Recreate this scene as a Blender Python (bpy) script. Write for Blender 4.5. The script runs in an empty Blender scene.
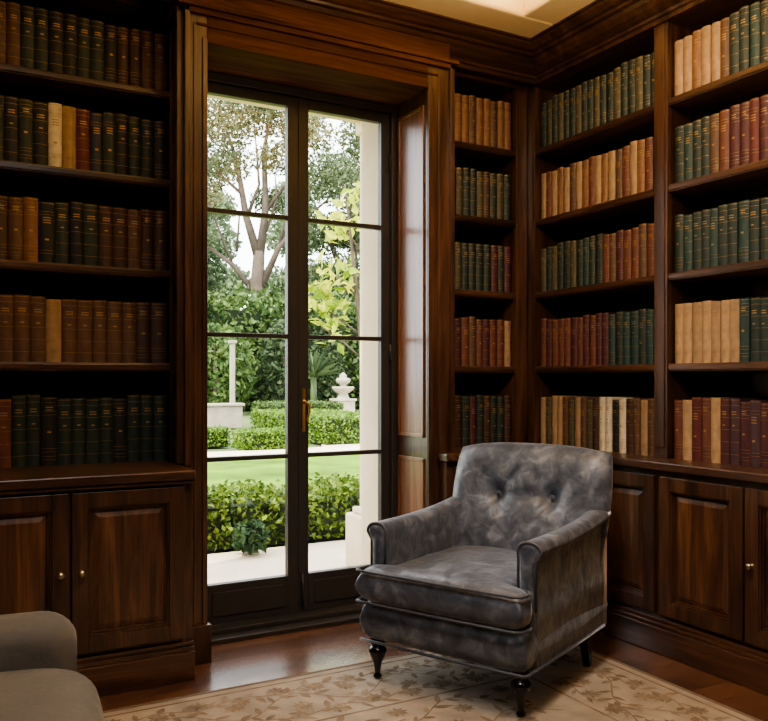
import bpy, bmesh, math, random
from mathutils import Vector, Matrix
random.seed(7)
S = bpy.context.scene
COL = S.collection
PI = math.pi

# ------------------------------------------------------------------ helpers
def lin(c):
    r = []
    for v in c:
        v = v / 255.0
        r.append(v / 12.92 if v <= 0.04045 else ((v + 0.055) / 1.055) ** 2.4)
    return (r[0], r[1], r[2], 1.0)

def tag(o, label=None, cat=None, group=None, kind=None):
    if label: o['label'] = label
    if cat: o['category'] = cat
    if group: o['group'] = group
    if kind: o['kind'] = kind
    return o

def empty(name, loc, rz=0, parent=None):
    o = bpy.data.objects.new(name, None)
    o.empty_display_size = 0.1
    COL.objects.link(o)
    o.location = loc
    o.rotation_euler = (0, 0, rz)
    if parent: o.parent = parent
    return o

class MB:
    def __init__(s):
        s.v = []; s.f = []; s.m = []; s.sm = []
    def add(s, vs, fs, mi=0, smooth=False):
        o = len(s.v)
        s.v += [tuple(p) for p in vs]
        for f in fs:
            s.f.append([i + o for i in f]); s.m.append(mi); s.sm.append(smooth)
        return s
    def box(s, x0, x1, y0, y1, z0, z1, mi=0):
        if x0 > x1: x0, x1 = x1, x0
        if y0 > y1: y0, y1 = y1, y0
        vs = [(x, y, z) for z in (z0, z1) for (x, y) in ((x0, y0), (x1, y0), (x1, y1), (x0, y1))]
        return s.add(vs, [(3, 2, 1, 0), (4, 5, 6, 7), (0, 1, 5, 4), (1, 2, 6, 5), (2, 3, 7, 6), (3, 0, 4, 7)], mi)
    def prism(s, poly, z0, z1, mi=0, smooth=False):
        n = len(poly)
        vs = [(x, y, z0) for x, y in poly] + [(x, y, z1) for x, y in poly]
        s.add(vs, [list(range(n))[::-1], list(range(n, 2 * n))], mi, False)
        o = len(s.v) - 2 * n
        for i in range(n):
            j = (i + 1) % n
            s.f.append([o + i, o + j, o + n + j, o + n + i]); s.m.append(mi); s.sm.append(smooth)
        return s
    def lathe(s, prof, c=(0, 0, 0), seg=20, M=None, mi=0):
        vs = []; fs = []
        n = len(prof)
        for k in range(seg):
            a = 2 * PI * k / seg
            for r, z in prof:
                p = Vector((r * math.cos(a), r * math.sin(a), z))
                if M: p = M @ p
                vs.append((p.x + c[0], p.y + c[1], p.z + c[2]))
        for k in range(seg):
            k2 = (k + 1) % seg
            for i in range(n - 1):
                fs.append((k * n + i, k2 * n + i, k2 * n + i + 1, k * n + i + 1))
        s.add(vs, fs, mi, True)
        s.add([vs[k * n] for k in range(seg)], [list(range(seg))[::-1]], mi)
        s.add([vs[k * n + n - 1] for k in range(seg)], [list(range(seg))], mi)
        return s
    def tube(s, pts, rad, seg=8, closed=False, mi=0):
        pts = [Vector(p) for p in pts]
        n = len(pts)
        if not isinstance(rad, (list, tuple)): rad = [rad] * n
        vs = []; fs = []
        prev = None
        for i, p in enumerate(pts):
            if closed: t = pts[(i + 1) % n] - pts[i - 1]
            else: t = pts[min(i + 1, n - 1)] - pts[max(i - 1, 0)]
            if t.length < 1e-9: t = Vector((0, 0, 1))
            t.normalize()
            if prev is None:
                a = Vector((0, 0, 1)) if abs(t.z) < 0.9 else Vector((1, 0, 0))
                u = t.cross(a).normalized()
            else:
                u = prev - t * prev.dot(t)
                u = u.normalized() if u.length > 1e-6 else t.orthogonal().normalized()
            prev = u
            w = t.cross(u)
            for k in range(seg):
                an = 2 * PI * k / seg
                q = p + (u * math.cos(an) + w * math.sin(an)) * rad[i]
                vs.append(tuple(q))
        m = n if closed else n - 1
        for i in range(m):
            i2 = (i + 1) % n
            for k in range(seg):
                k2 = (k + 1) % seg
                fs.append((i * seg + k, i * seg + k2, i2 * seg + k2, i2 * seg + k))
        if not closed:
            fs.append(list(range(seg))[::-1]); fs.append(list(range((n - 1) * seg, n * seg)))
        return s.add(vs, fs, mi, True)
    def build(s, name, mats, parent=None, org=(0, 0, 0), bevel=0, recalc=True, weld=False, allsmooth=False):
        me = bpy.data.meshes.new(name)
        ox, oy, oz = org
        me.from_pydata([(x - ox, y - oy, z - oz) for x, y, z in s.v], [], s.f)
        if not isinstance(mats, (list, tuple)): mats = [mats]
        for m in mats: me.materials.append(m)
        me.polygons.foreach_set('material_index', s.m)
        me.polygons.foreach_set('use_smooth', [allsmooth or q for q in s.sm])
        if recalc or weld:
            bm = bmesh.new(); bm.from_mesh(me)
            if weld: bmesh.ops.remove_doubles(bm, verts=bm.verts, dist=1e-5)
            if recalc: bmesh.ops.recalc_face_normals(bm, faces=bm.faces)
            bm.to_mesh(me); bm.free()
        me.update()
        o = bpy.data.objects.new(name, me)
        COL.objects.link(o)
        if parent: o.parent = parent
        else: o.location = org
        if bevel:
            b = o.modifiers.new('bevel', 'BEVEL'); b.width = bevel; b.segments = 2
            b.limit_method = 'ANGLE'; b.angle_limit = math.radians(40)
        return o

def pillow(mb, w, d, t, nu, nv, M, c=0.2, p=8, warp=None, dimple=None, fb=1.0):
    def fn(i, n):
        return math.sin((2.0 * i / n - 1.0) * PI / 2)
    for side in (1, -1):
        vs = []; fs = []
        for j in range(nv + 1):
            for i in range(nu + 1):
                u = fn(i, nu); v = fn(j, nv)
                x = w / 2 * u * math.sqrt(max(0, 1 - v * v * c))
                y = d / 2 * v * math.sqrt(max(0, 1 - u * u * c))
                f = max(0.0, (1 - abs(u) ** p) * (1 - abs(v) ** p)) ** 0.5
                z = side * t / 2 * f * (1.0 if side > 0 else fb)
                if side > 0 and dimple: z += dimple(x, y) * f
                if warp: x, y, z = warp(x, y, z)
                q = M @ Vector((x, y, z))
                vs.append(tuple(q))
        for j in range(nv):
            for i in range(nu):
                a = j * (nu + 1) + i
                q = (a, a + 1, a + nu + 2, a + nu + 1)
                fs.append(q if side > 0 else q[::-1])
        mb.add(vs, fs, 0, True)

# ------------------------------------------------------------------ materials
def newmat(name):
    m = bpy.data.materials.new(name); m.use_nodes = True
    nt = m.node_tree
    return m, nt, nt.nodes['Principled BSDF']

def ramp(nt, stops):
    r = nt.nodes.new('ShaderNodeValToRGB')
    el = r.color_ramp.elements
    while len(el) < len(stops): el.new(0.5)
    for e, (p, c) in zip(el, stops):
        e.position = p; e.color = c
    return r

def simple(name, rgb, rough=0.5, metal=0.0, var=0.0, scale=8, bump=0.0, bscale=60, spec=0.5, sheen=0, stretch=(1, 1, 1)):
    m, nt, b = newmat(name)
    L = nt.links
    c = lin(rgb)
    b.inputs['Base Color'].default_value = c
    b.inputs['Roughness'].default_value = rough
    b.inputs['Metallic'].default_value = metal
    b.inputs['Specular IOR Level'].default_value = spec
    if sheen:
        b.inputs['Sheen Weight'].default_value = sheen
    tc = nt.nodes.new('ShaderNodeTexCoord')
    mp = nt.nodes.new('ShaderNodeMapping'); mp.inputs['Scale'].default_value = stretch
    L.new(tc.outputs['Object'], mp.inputs['Vector'])
    n = nt.nodes.new('ShaderNodeTexNoise'); n.inputs['Scale'].default_value = scale; n.inputs['Detail'].default_value = 5
    L.new(mp.outputs[0], n.inputs['Vector'])
    v = var if var else 0.06
    r = ramp(nt, [(0.3, tuple(max(0, q * (1 - v)) for q in c[:3]) + (1,)), (0.7, tuple(min(1, q * (1 + v)) for q in c[:3]) + (1,))])
    L.new(n.outputs['Fac'], r.inputs['Fac']); L.new(r.outputs['Color'], b.inputs['Base Color'])
    if bump:
        n2 = nt.nodes.new('ShaderNodeTexNoise'); n2.inputs['Scale'].default_value = bscale
        L.new(mp.outputs[0], n2.inputs['Vector'])
        bp = nt.nodes.new('ShaderNodeBump'); bp.inputs['Strength'].default_value = bump; bp.inputs['Distance'].default_value = 0.01
        L.new(n2.outputs['Fac'], bp.inputs['Height']); L.new(bp.outputs['Normal'], b.inputs['Normal'])
    return m

def wood(name, axis, dark=(40, 27, 20), mid=(82, 56, 41), light=(118, 82, 59), rough=0.33, coat=0.35, spec=0.5):
    m, nt, b = newmat(name)
    L = nt.links
    tc = nt.nodes.new('ShaderNodeTexCoord')
    mp = nt.nodes.new('ShaderNodeMapping')
    sc = [9.0, 9.0, 9.0]; sc[axis] = 0.8
    mp.inputs['Scale'].default_value = sc
    L.new(tc.outputs['Object'], mp.inputs['Vector'])
    n = nt.nodes.new('ShaderNodeTexNoise'); n.inputs['Scale'].default_value = 1.1; n.inputs['Detail'].default_value = 7
    n.inputs['Roughness'].default_value = 0.62; n.inputs['Distortion'].default_value = 1.3
    L.new(mp.outputs[0], n.inputs['Vector'])
    r = ramp(nt, [(0.28, lin(dark)), (0.5, lin(mid)), (0.72, lin(light))])
    L.new(n.outputs['Fac'], r.inputs['Fac'])
    mp2 = nt.nodes.new('ShaderNodeMapping')
    sc2 = [130.0, 130.0, 130.0]; sc2[axis] = 5.0
    mp2.inputs['Scale'].default_value = sc2
    L.new(tc.outputs['Object'], mp2.inputs['Vector'])
    n2 = nt.nodes.new('ShaderNodeTexNoise'); n2.inputs['Scale'].default_value = 1.0; n2.inputs['Detail'].default_value = 3
    L.new(mp2.outputs[0], n2.inputs['Vector'])
    r2 = ramp(nt, [(0.35, (0.58, 0.58, 0.58, 1)), (0.6, (1, 1, 1, 1))])
    L.new(n2.outputs['Fac'], r2.inputs['Fac'])
    mx = nt.nodes.new('ShaderNodeMixRGB'); mx.blend_type = 'MULTIPLY'; mx.inputs[0].default_value = 0.65
    L.new(r.outputs['Color'], mx.inputs[1]); L.new(r2.outputs['Color'], mx.inputs[2])
    L.new(mx.outputs[0], b.inputs['Base Color'])
    b.inputs['Roughness'].default_value = rough
    b.inputs['Specular IOR Level'].default_value = spec
    b.inputs['Coat Weight'].default_value = coat
    b.inputs['Coat Roughness'].default_value = 0.2
    bp = nt.nodes.new('ShaderNodeBump'); bp.inputs['Strength'].default_value = 0.10; bp.inputs['Distance'].default_value = 0.004
    L.new(n2.outputs['Fac'], bp.inputs['Height']); L.new(bp.outputs['Normal'], b.inputs['Normal'])
    return m

WZ = wood('walnut_vertical', 2); WX = wood('walnut_along_x', 0); WY = wood('walnut_along_y', 1)
WP = wood('walnut_panel', 2, (44, 29, 21), (98, 66, 47), (148, 103, 71))
WR = wood('walnut_reveal', 2, (90, 56, 38), (136, 88, 59), (168, 112, 77), 0.32, 0.4)  # lighter walnut copy: light on the reveal put into the colour
WH = wood('walnut_head', 0, (60, 38, 28), (96, 62, 45), (120, 80, 58), 0.75, 0.0, 0.15)
WD = wood('dark_leg_wood', 2, (14, 8, 6), (26, 15, 10), (40, 24, 16), 0.25)
WB = wood('walnut_back', 2, (22, 14, 10), (38, 25, 18), (52, 35, 25), 0.5)

def floor_mat():
    m, nt, b = newmat('floor_planks'); L = nt.links
    tc = nt.nodes.new('ShaderNodeTexCoord')
    br = nt.nodes.new('ShaderNodeTexBrick')
    br.inputs['Scale'].default_value = 1.0
    br.inputs['Brick Width'].default_value = 1.6; br.inputs['Row Height'].default_value = 0.12
    br.inputs['Mortar Size'].default_value = 0.002; br.inputs['Bias'].default_value = 0.0
    br.inputs['Color1'].default_value = lin((88, 60, 46)); br.inputs['Color2'].default_value = lin((132, 93, 70))
    br.inputs['Mortar'].default_value = lin((30, 19, 14)); br.offset = 0.37
    L.new(tc.outputs['Object'], br.inputs['Vector'])
    mp = nt.nodes.new('ShaderNodeMapping'); mp.inputs['Scale'].default_value = (1.6, 30, 2)
    L.new(tc.outputs['Object'], mp.inputs['Vector'])
    n = nt.nodes.new('ShaderNodeTexNoise'); n.inputs['Scale'].default_value = 1.5; n.inputs['Detail'].default_value = 7; n.inputs['Distortion'].default_value = 0.8
    L.new(mp.outputs[0], n.inputs['Vector'])
    r = ramp(nt, [(0.3, (0.55, 0.5, 0.48, 1)), (0.65, (1, 1, 1, 1))])
    L.new(n.outputs['Fac'], r.inputs['Fac'])
    mx = nt.nodes.new('ShaderNodeMixRGB'); mx.blend_type = 'MULTIPLY'; mx.inputs[0].default_value = 0.8
    L.new(br.outputs['Color'], mx.inputs[1]); L.new(r.outputs['Color'], mx.inputs[2])
    L.new(mx.outputs[0], b.inputs['Base Color'])
    b.inputs['Roughness'].default_value = 0.26
    b.inputs['Coat Weight'].default_value = 0.8; b.inputs['Coat Roughness'].default_value = 0.16
    return m
FLOOR = floor_mat()

def velvet(name, stops, sheen=0.6, scale=5.5, rough=0.55, dist=0.6):
    m, nt, b = newmat(name); L = nt.links
    tc = nt.nodes.new('ShaderNodeTexCoord')
    n = nt.nodes.new('ShaderNodeTexNoise'); n.inputs['Scale'].default_value = scale; n.inputs['Detail'].default_value = 4
    n.inputs['Roughness'].default_value = 0.55; n.inputs['Distortion'].default_value = dist
    L.new(tc.outputs['Object'], n.inputs['Vector'])
    r = ramp(nt, stops)
    L.new(n.outputs['Fac'], r.inputs['Fac']); L.new(r.outputs['Color'], b.inputs['Base Color'])
    b.inputs['Roughness'].default_value = rough
    b.inputs['Sheen Weight'].default_value = sheen; b.inputs['Sheen Roughness'].default_value = 0.3
    b.inputs['Sheen Tint'].default_value = (0.92, 0.95, 1.0, 1)
    n2 = nt.nodes.new('ShaderNodeTexNoise'); n2.inputs['Scale'].default_value = 12; n2.inputs['Detail'].default_value = 3; n2.inputs['Distortion'].default_value = 0.5
    L.new(tc.outputs['Object'], n2.inputs['Vector'])
    bp = nt.nodes.new('ShaderNodeBump'); bp.inputs['Strength'].default_value = 0.5; bp.inputs['Distance'].default_value = 0.014
    L.new(n2.outputs['Fac'], bp.inputs['Height']); L.new(bp.outputs['Normal'], b.inputs['Normal'])
    return m
VELVET = velvet('crushed_velvet', [(0.33, lin((70, 75, 86))), (0.47, lin((87, 92, 103))), (0.57, lin((104, 109, 120))), (0.7, lin((136, 141, 152)))], 1.0, 14.0, 0.40)
PIPING = velvet('velvet_piping', [(0.3, lin((66, 69, 77))), (0.7, lin((90, 93, 101)))])
LINEN = velvet('grey_linen', [(0.3, lin((104, 100, 94))), (0.7, lin((120, 115, 108)))], 0.3, 3.0, 0.8)

BRASS = simple('brass', (228, 192, 112), 0.32, 0.9)
STEEL = simple('antique_silver', (190, 180, 160), 0.28, 1.0)
DOORP = simple('bronze_grey_paint', (60, 55, 52), 0.42, 0, 0.08)
STONE = simple('cream_stone', (216, 198, 170), 0.8, 0, 0.1, 3, 0.15, 40)
WEATHER = simple('weathered_stone', (150, 140, 124), 0.85, 0, 0.2, 5, 0.3, 30)
PAVE = simple('pale_paving', (206, 190, 168), 0.75, 0, 0.14, 2, 0.1, 30)
PLASTER = simple('cream_plaster', (246, 222, 176), 0.8, 0, 0.03)
WALLP = simple('warm_wall_paint', (104, 92, 78), 0.8)
PAGE = simple('aged_paper', (205, 185, 148), 0.85, 0, 0.12, 40, 0, 60, 0.3, 0, (40, 1, 1))
GILT = simple('gilt', (186, 152, 98), 0.42, 0.55, 0.3, 200)
BARK = simple('grey_bark', (76, 65, 55), 0.9, 0, 0.3, 3, 0.6, 8)

def glass_mat():
    m, nt, b = newmat('window_glass'); L = nt.links
    nt.nodes.remove(b)
    out = nt.nodes['Material Output']
    t = nt.nodes.new('ShaderNodeBsdfTransparent'); t.inputs[0].default_value = (0.97, 0.98, 0.97, 1)
    g = nt.nodes.new('ShaderNodeBsdfGlossy'); g.inputs['Roughness'].default_value = 0.02
    mx = nt.nodes.new('ShaderNodeMixShader'); mx.inputs[0].default_value = 0.03
    L.new(t.outputs[0], mx.inputs[1]); L.new(g.outputs[0], mx.inputs[2]); L.new(mx.outputs[0], out.inputs['Surface'])
    return m
GLASS = glass_mat()

def leafmat(name, cols, trans=0.25):
    m, nt, b = newmat(name); L = nt.links
    g = nt.nodes.new('ShaderNodeNewGeometry')
    n = len(cols)
    r = ramp(nt, [(i / max(1, n - 1), lin(c)) for i, c in enumerate(cols)])
    L.new(g.outputs['Random Per Island'], r.inputs['Fac'])
    L.new(r.outputs['Color'], b.inputs['Base Color'])
    b.inputs['Roughness'].default_value = 0.5
    b.inputs['Specular IOR Level'].default_value = 0.2
    tr = nt.nodes.new('ShaderNodeBsdfTranslucent'); L.new(r.outputs['Color'], tr.inputs['Color'])
    mx = nt.nodes.new('ShaderNodeMixShader'); mx.inputs[0].default_value = trans
    out = nt.nodes['Material Output']
    L.new(b.outputs[0], mx.inputs[1]); L.new(tr.outputs[0], mx.inputs[2]); L.new(mx.outputs[0], out.inputs['Surface'])
    return m
LF_BOX = leafmat('box_leaves', [(44, 64, 22), (82, 104, 36), (124, 144, 56), (60, 82, 30)])
LF_CLIP = leafmat('clipped_leaves', [(58, 86, 28), (94, 122, 44), (122, 146, 60)])
LF_WALL = leafmat('hedge_wall_leaves', [(42, 60, 34), (70, 92, 48), (98, 118, 62), (54, 74, 40)])
LF_TREE = leafmat('tree_leaves', [(60, 72, 48), (86, 98, 68), (112, 122, 86)])
LF_FAR = leafmat('far_tree_leaves', [(94, 110, 84), (118, 134, 102), (140, 154, 120)])  # paler leaves, distance haze put into the colour
LF_DARK = leafmat('dark_tree_leaves', [(44, 60, 40), (62, 78, 52), (84, 98, 66)])
LF_YEL = leafmat('yellow_green_leaves', [(110, 136, 40), (164, 178, 58), (206, 202, 78), (90, 120, 40)], 0.4)
LF_BLUE = leafmat('grey_green_leaves', [(50, 72, 46), (74, 98, 62), (42, 60, 38)])
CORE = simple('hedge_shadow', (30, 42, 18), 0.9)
LAWN = simple('lawn_grass', (86, 114, 30), 0.95, 0, 0.45, 1.2, 0.5, 120, 0.1)
SOIL = simple('garden_ground', (78, 94, 48), 0.95, 0, 0.25, 2)

# ------------------------------------------------------------------ room shell
CZ = 2.972      # soffit level
tag(MB().box(-2.1, 3.4, -2.3, 3.77, -0.1, 0).build('floor', FLOOR), kind='structure')
mb = MB()
mb.box(-2.1, 3.4, -2.3, 4.1, CZ + 0.12, CZ + 0.24)
mb.box(-2.1, 3.4, 3.12, 4.1, CZ, CZ + 0.12); mb.box(2.49, 3.4, -2.3, 3.12, CZ, CZ + 0.12)
mb.box(-2.1, -1.4, -2.3, 3.12, CZ, CZ + 0.12); mb.box(-1.4, 2.49, -2.3, -1.6, CZ, CZ + 0.12)
tag(mb.build('ceiling', PLASTER, bevel=0.012), kind='structure')
mb = MB()
mb.box(-2.1, 0.95, 3.95, 4.1, 0, CZ); mb.box(2.265, 3.4, 3.95, 4.1, 0, CZ)
mb.box(0.95, 1.0, 3.79, 4.1, 0, CZ); mb.box(2.11, 2.265, 3.79, 4.1, 0, CZ)
mb.box(1.0, 2.11, 3.79, 4.1, 2.68, CZ)
tag(mb.build('wall_back', STONE), kind='structure')
tag(MB().box(3.25, 3.4, -2.3, 3.95, 0, CZ).build('wall_right', WALLP), kind='structure')
tag(MB().box(-2.1, -2.0, -2.2, 3.95, 0, CZ).build('wall_left', WALLP), kind='structure')
tag(MB().box(-2.1, 3.25, -2.3, -2.2, 0, CZ).build('wall_front', WALLP), kind='structure')

# cornice, an L sweep with a mitred corner
prof = [(0, 2.84), (0.025, 2.84), (0.03, 2.862), (0.045, 2.866), (0.05, 2.88), (0.07, 2.886), (0.1, 2.9), (0.125, 2.925), (0.135, 2.945),
        (0.16, 2.948), (0.165, 2.962), (0.19, 2.966), (0.215, 2.985), (0.222, 2.998), (0.24, 3.0), (0.24, 3.012), (0, 3.012)]
prof = [(p, 2.84 + (z - 2.84) * (CZ + 0.002 - 2.84) / 0.172) for p, z in prof]
mb = MB(); vs = []; fs = []
n = len(prof)
for (sx) in range(3):
    for p, z in prof:
        if sx == 0: vs.append((-2.0, 3.54 - p, z))
        elif sx == 1: vs.append((2.92 - p, 3.54 - p, z))
        else: vs.append((2.92 - p, -2.2, z))
for k in range(2):
    for i in range(n):
        j = (i + 1) % n
        fs.append((k * n + i, k * n + j, (k + 1) * n + j, (k + 1) * n + i))
fs.append(list(range(n))); fs.append(list(range(2 * n, 3 * n)))
mb.add(vs, fs)
mb.box(-2.0, 2.92, 3.54, 3.94, 2.865, CZ); mb.box(2.92, 3.25, -2.2, 3.54, 2.865, CZ)
tag(mb.build('trim_1', WX), kind='structure')

# ------------------------------------------------------------------ french door
door = empty('door_1', (1.555, 3.71, 0)); tag(door, kind='structure')
O = (1.555, 3.71, 0)
mb = MB()
mb.box(0.905, 1.0, 3.39, 3.605, 0.0, 2.78); mb.box(0.95, 1.0, 3.605, 3.79, 0, 2.66)
mb.box(0.874, 0.905, 3.405, 3.435, 0.845, 2.80)
mb.box(0.90, 0.922, 3.372, 3.39, 0.845, 2.78); mb.box(0.978, 1.0, 3.38, 3.39, 0.16, 2.66); mb.box(0.94, 0.952, 3.384, 3.39, 0.16, 2.72)
mb.box(0.925, 1.012, 3.36, 3.4, 0, 0.16)
mb.box(2.11, 2.26, 3.39, 3.79, 0.0, 2.78)
mb.box(2.235, 2.26, 3.372, 3.39, 0.84, 2.78); mb.box(2.11, 2.135, 3.38, 3.39, 0.16, 2.66); mb.box(2.17, 2.184, 3.384, 3.39, 0.16, 2.72)
mb.box(2.098, 2.148, 3.36, 3.42, 0, 0.16)
o1 = mb.build('door_casing', WZ, door, O, bevel=0.004)
mb = MB()
mb.box(1.0, 2.11, 3.39, 3.79, 2.64, 2.78); mb.box(0.9, 2.26, 3.372, 3.39, 2.755, 2.78); mb.box(1.0, 2.11, 3.38, 3.39, 2.64, 2.665)
mb.box(0.952, 2.17, 3.384, 3.39, 2.71, 2.722)
mb.box(0.87, 2.28, 3.36, 3.6, 2.78, 2.80); mb.box(0.874, 2.26, 3.42, 3.62, 2.80, 2.9)
mb.build('door_head', WH, door, O, bevel=0.004)
for (z0, z1) in ((0.92, 2.56), (0.16, 0.80)):
    mb = MB()
    mb.box(2.106, 2.111, 3.43, 3.665, z0, z1)
    for (a0, a1, b0, b1) in ((3.42, 3.675, z0 - 0.008, z0 + 0.010), (3.42, 3.675, z1 - 0.010, z1 + 0.008), (3.42, 3.438, z0, z1), (3.657, 3.675, z0, z1)):
        mb.box(2.1005, 2.111, a0, a1, b0, b1)
    mb.build('reveal_panel', WR, door, O, bevel=0.002)
mb = MB()
mb.box(1.0, 1.035, 3.69, 3.78, 0.03, 2.64); mb.box(2.075, 2.11, 3.69, 3.78, 0.03, 2.64); mb.box(1.035, 2.075, 3.69, 3.78, 2.6, 2.64)
mb.build('door_frame', DOORP, door, O, bevel=0.003)
mb = MB(); mb.box(1.0, 2.11, 3.57, 3.8, 0.0, 0.022); mb.box(1.0, 2.11, 3.64, 3.8, 0.022, 0.045)
mb.build('threshold', DOORP, door, O, bevel=0.004)
muz = [0.825, 1.415, 2.0]
for (x0, x1, side) in ((1.037, 1.5545, -1), (1.5555, 2.073, 1)):
    so = 0.05; sm_ = 0.055
    gx0 = x0 + (so if side < 0 else sm_); gx1 = x1 - (sm_ if side < 0 else so)
    mb = MB()
    mb.box(x0, gx0, 3.71, 3.75, 0.05, 2.598); mb.box(gx1, x1, 3.71, 3.75, 0.05, 2.598)
    mb.box(gx0, gx1, 3.71, 3.75, 0.05, 0.235); mb.box(gx0, gx1, 3.71, 3.75, 2.55, 2.598)
    mb.box(gx0 + 0.03, gx1 - 0.03, 3.704, 3.71, 0.085, 0.2)
    leaf = mb.build('door_leaf', DOORP, door, O, bevel=0.003)
    zz = [0.235] + muz + [2.55]
    for z in muz:
        MB().box(gx0, gx1, 3.712, 3.748, z - 0.011, z + 0.011).build('muntin', DOORP, leaf, O, bevel=0.003)
    for a, b in zip(zz[:-1], zz[1:]):
        MB().box(gx0, gx1, 3.727, 3.732, a + 0.0, b - 0.0).build('glass_pane', GLASS, leaf, O)
    if side > 0:
        mb = MB(); mb.box(1.575, 1.591, 3.704, 3.71, 0.95, 1.15)
        xx = 1.583
        for zq in (0.95, 1.15):
            mb.lathe([(0.010, 0), (0.008, 0.007)], (xx, 3.7105, zq), 12, Matrix.Rotation(PI / 2, 4, 'X'))
        mb.lathe([(0.011, 0), (0.011, 0.016), (0.007, 0.018), (0.007, 0.04)], (xx, 3.705, 1.09), 12, Matrix.Rotation(PI / 2, 4, 'X'))
        mb.tube([(xx, 3.668, 1.092), (xx + 0.012, 3.664, 1.078), (xx + 0.014, 3.664, 1.045), (xx + 0.004, 3.667, 1.01), (xx + 0.009, 3.667, 0.985)], [0.0065, 0.007, 0.0055, 0.0055, 0.004])
        mb.lathe([(0.005, 0), (0.005, 0.008)], (xx, 3.705, 0.965), 10, Matrix.Rotation(PI / 2, 4, 'X'))
        h = mb.build('door_handle', BRASS, leaf, O, bevel=0.0015); h['label'] = 'brass drop handle on a long plate'
        mb = MB(); mb.tube([(1.575, 3.702, 0.07), (1.575, 3.702, 0.24)], 0.006); mb.box(1.565, 1.585, 3.7, 3.71, 0.1, 0.12); mb.box(1.565, 1.585, 3.7, 3.71, 0.19, 0.21)
        mb.build('door_bolt', DOORP, leaf, O)
    hx = x0 if side < 0 else x1
    for z in (0.3, 1.3, 2.3):
        MB().tube([(hx, 3.704, z), (hx, 3.704, z + 0.09)], 0.008).build('hinge', DOORP, leaf, O)

# ------------------------------------------------------------------ bookcases
SH = [1.275, 1.69, 2.095, 2.49]
WT = 0.84
def mapB(a, d, z): return (a, 3.62 - d, z)      # back wall plane (faces -Y)
def mapR(a, d, z): return (2.92 - d, a, z)      # right wall plane (faces -X)
def mbox(mb, mp, a0, a1, d0, d1, z0, z1):
    p = mp(a0, d0, z0); q = mp(a1, d1, z1)
    mb.box(p[0], q[0], p[1], q[1], z0, z1)
def bookcase(label, mp, bays, ends, loc, wh):
    t = empty('bookcase', loc); tag(t, label, 'bookcase')
    A0 = min(a for a, b in ends); A1 = max(b for a, b in ends)
    mb = MB(); mbox(mb, mp, A0, A1, -0.32, -0.305, WT, 2.86); mb.build('back_panel', WB, t, loc)
    for a0, a1 in ends:
        mb = MB(); mbox(mb, mp, a0 + 0.004, a1 - 0.004, -0.305, -0.004, WT, 2.862)
        mbox(mb, mp, a0, a1, -0.03, 0.006, WT, 2.862)
        if a1 - a0 > 0.05:
            mbox(mb, mp, a0 + 0.014, a1 - 0.014, 0.006, 0.011, WT + 0.05, 2.82)
        mb.build('upright', WZ, t, loc, bevel=0.003)
    for a0, a1 in bays:
        for z in SH:
            mb = MB(); mbox(mb, mp, a0 - 0.002, a1 + 0.002, -0.305, -0.002, z - 0.036, z)
            mbox(mb, mp, a0 - 0.001, a1 + 0.001, -0.01, 0.003, z - 0.03, z - 0.006)
            mb.build('shelf', wh, t, loc, bevel=0.004)
        mb = MB(); mbox(mb, mp, a0 - 0.002, a1 + 0.002, -0.305, 0.0, 2.84, 2.862); mb.build('top_panel', wh, t, loc)
    return t
bookcase('tall dark walnut bookcase filling the wall left of the French door', mapB, [(-0.50, 0.898)], [(-0.54, -0.50), (0.898, 0.945)], (0.2, 3.78, WT), WX)
bookcase('narrow dark walnut bookcase between the French door and the room corner', mapB, [(2.31, 2.835)], [(2.27, 2.31), (2.835, 2.915)], (2.59, 3.78, WT), WX)
bookcase('wide two-bay walnut bookcase on the right-hand wall behind the velvet armchair', mapR, [(2.69, 3.55), (1.75, 2.61)], [(3.55, 3.612), (2.61, 2.69), (1.67, 1.75)], (3.08, 2.64, WT), WY)

# worktops
loc = (0.2, 3.55, 0.8)
mb = MB(); mb.box(-0.54, 0.897, 3.19, 3.94, 0.802, 0.84); mb.box(-0.54, 0.89, 3.2, 3.3, 0.785, 0.802)
tag(mb.build('worktop', WX, None, loc, bevel=0.006), 'polished walnut ledge under the books left of the French door', 'worktop')
loc = (2.8, 2.8, 0.8)
mb = MB()
mb.prism([(2.15, 3.275), (2.762, 3.275), (2.762, 1.67), (3.245, 1.67), (3.245, 3.94), (2.27, 3.94), (2.27, 3.367), (2.15, 3.367)], 0.802, 0.84)
tag(mb.build('worktop', WY, None, loc, bevel=0.006), 'polished L-shaped walnut ledge wrapping the corner behind the velvet armchair', 'worktop')

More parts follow.
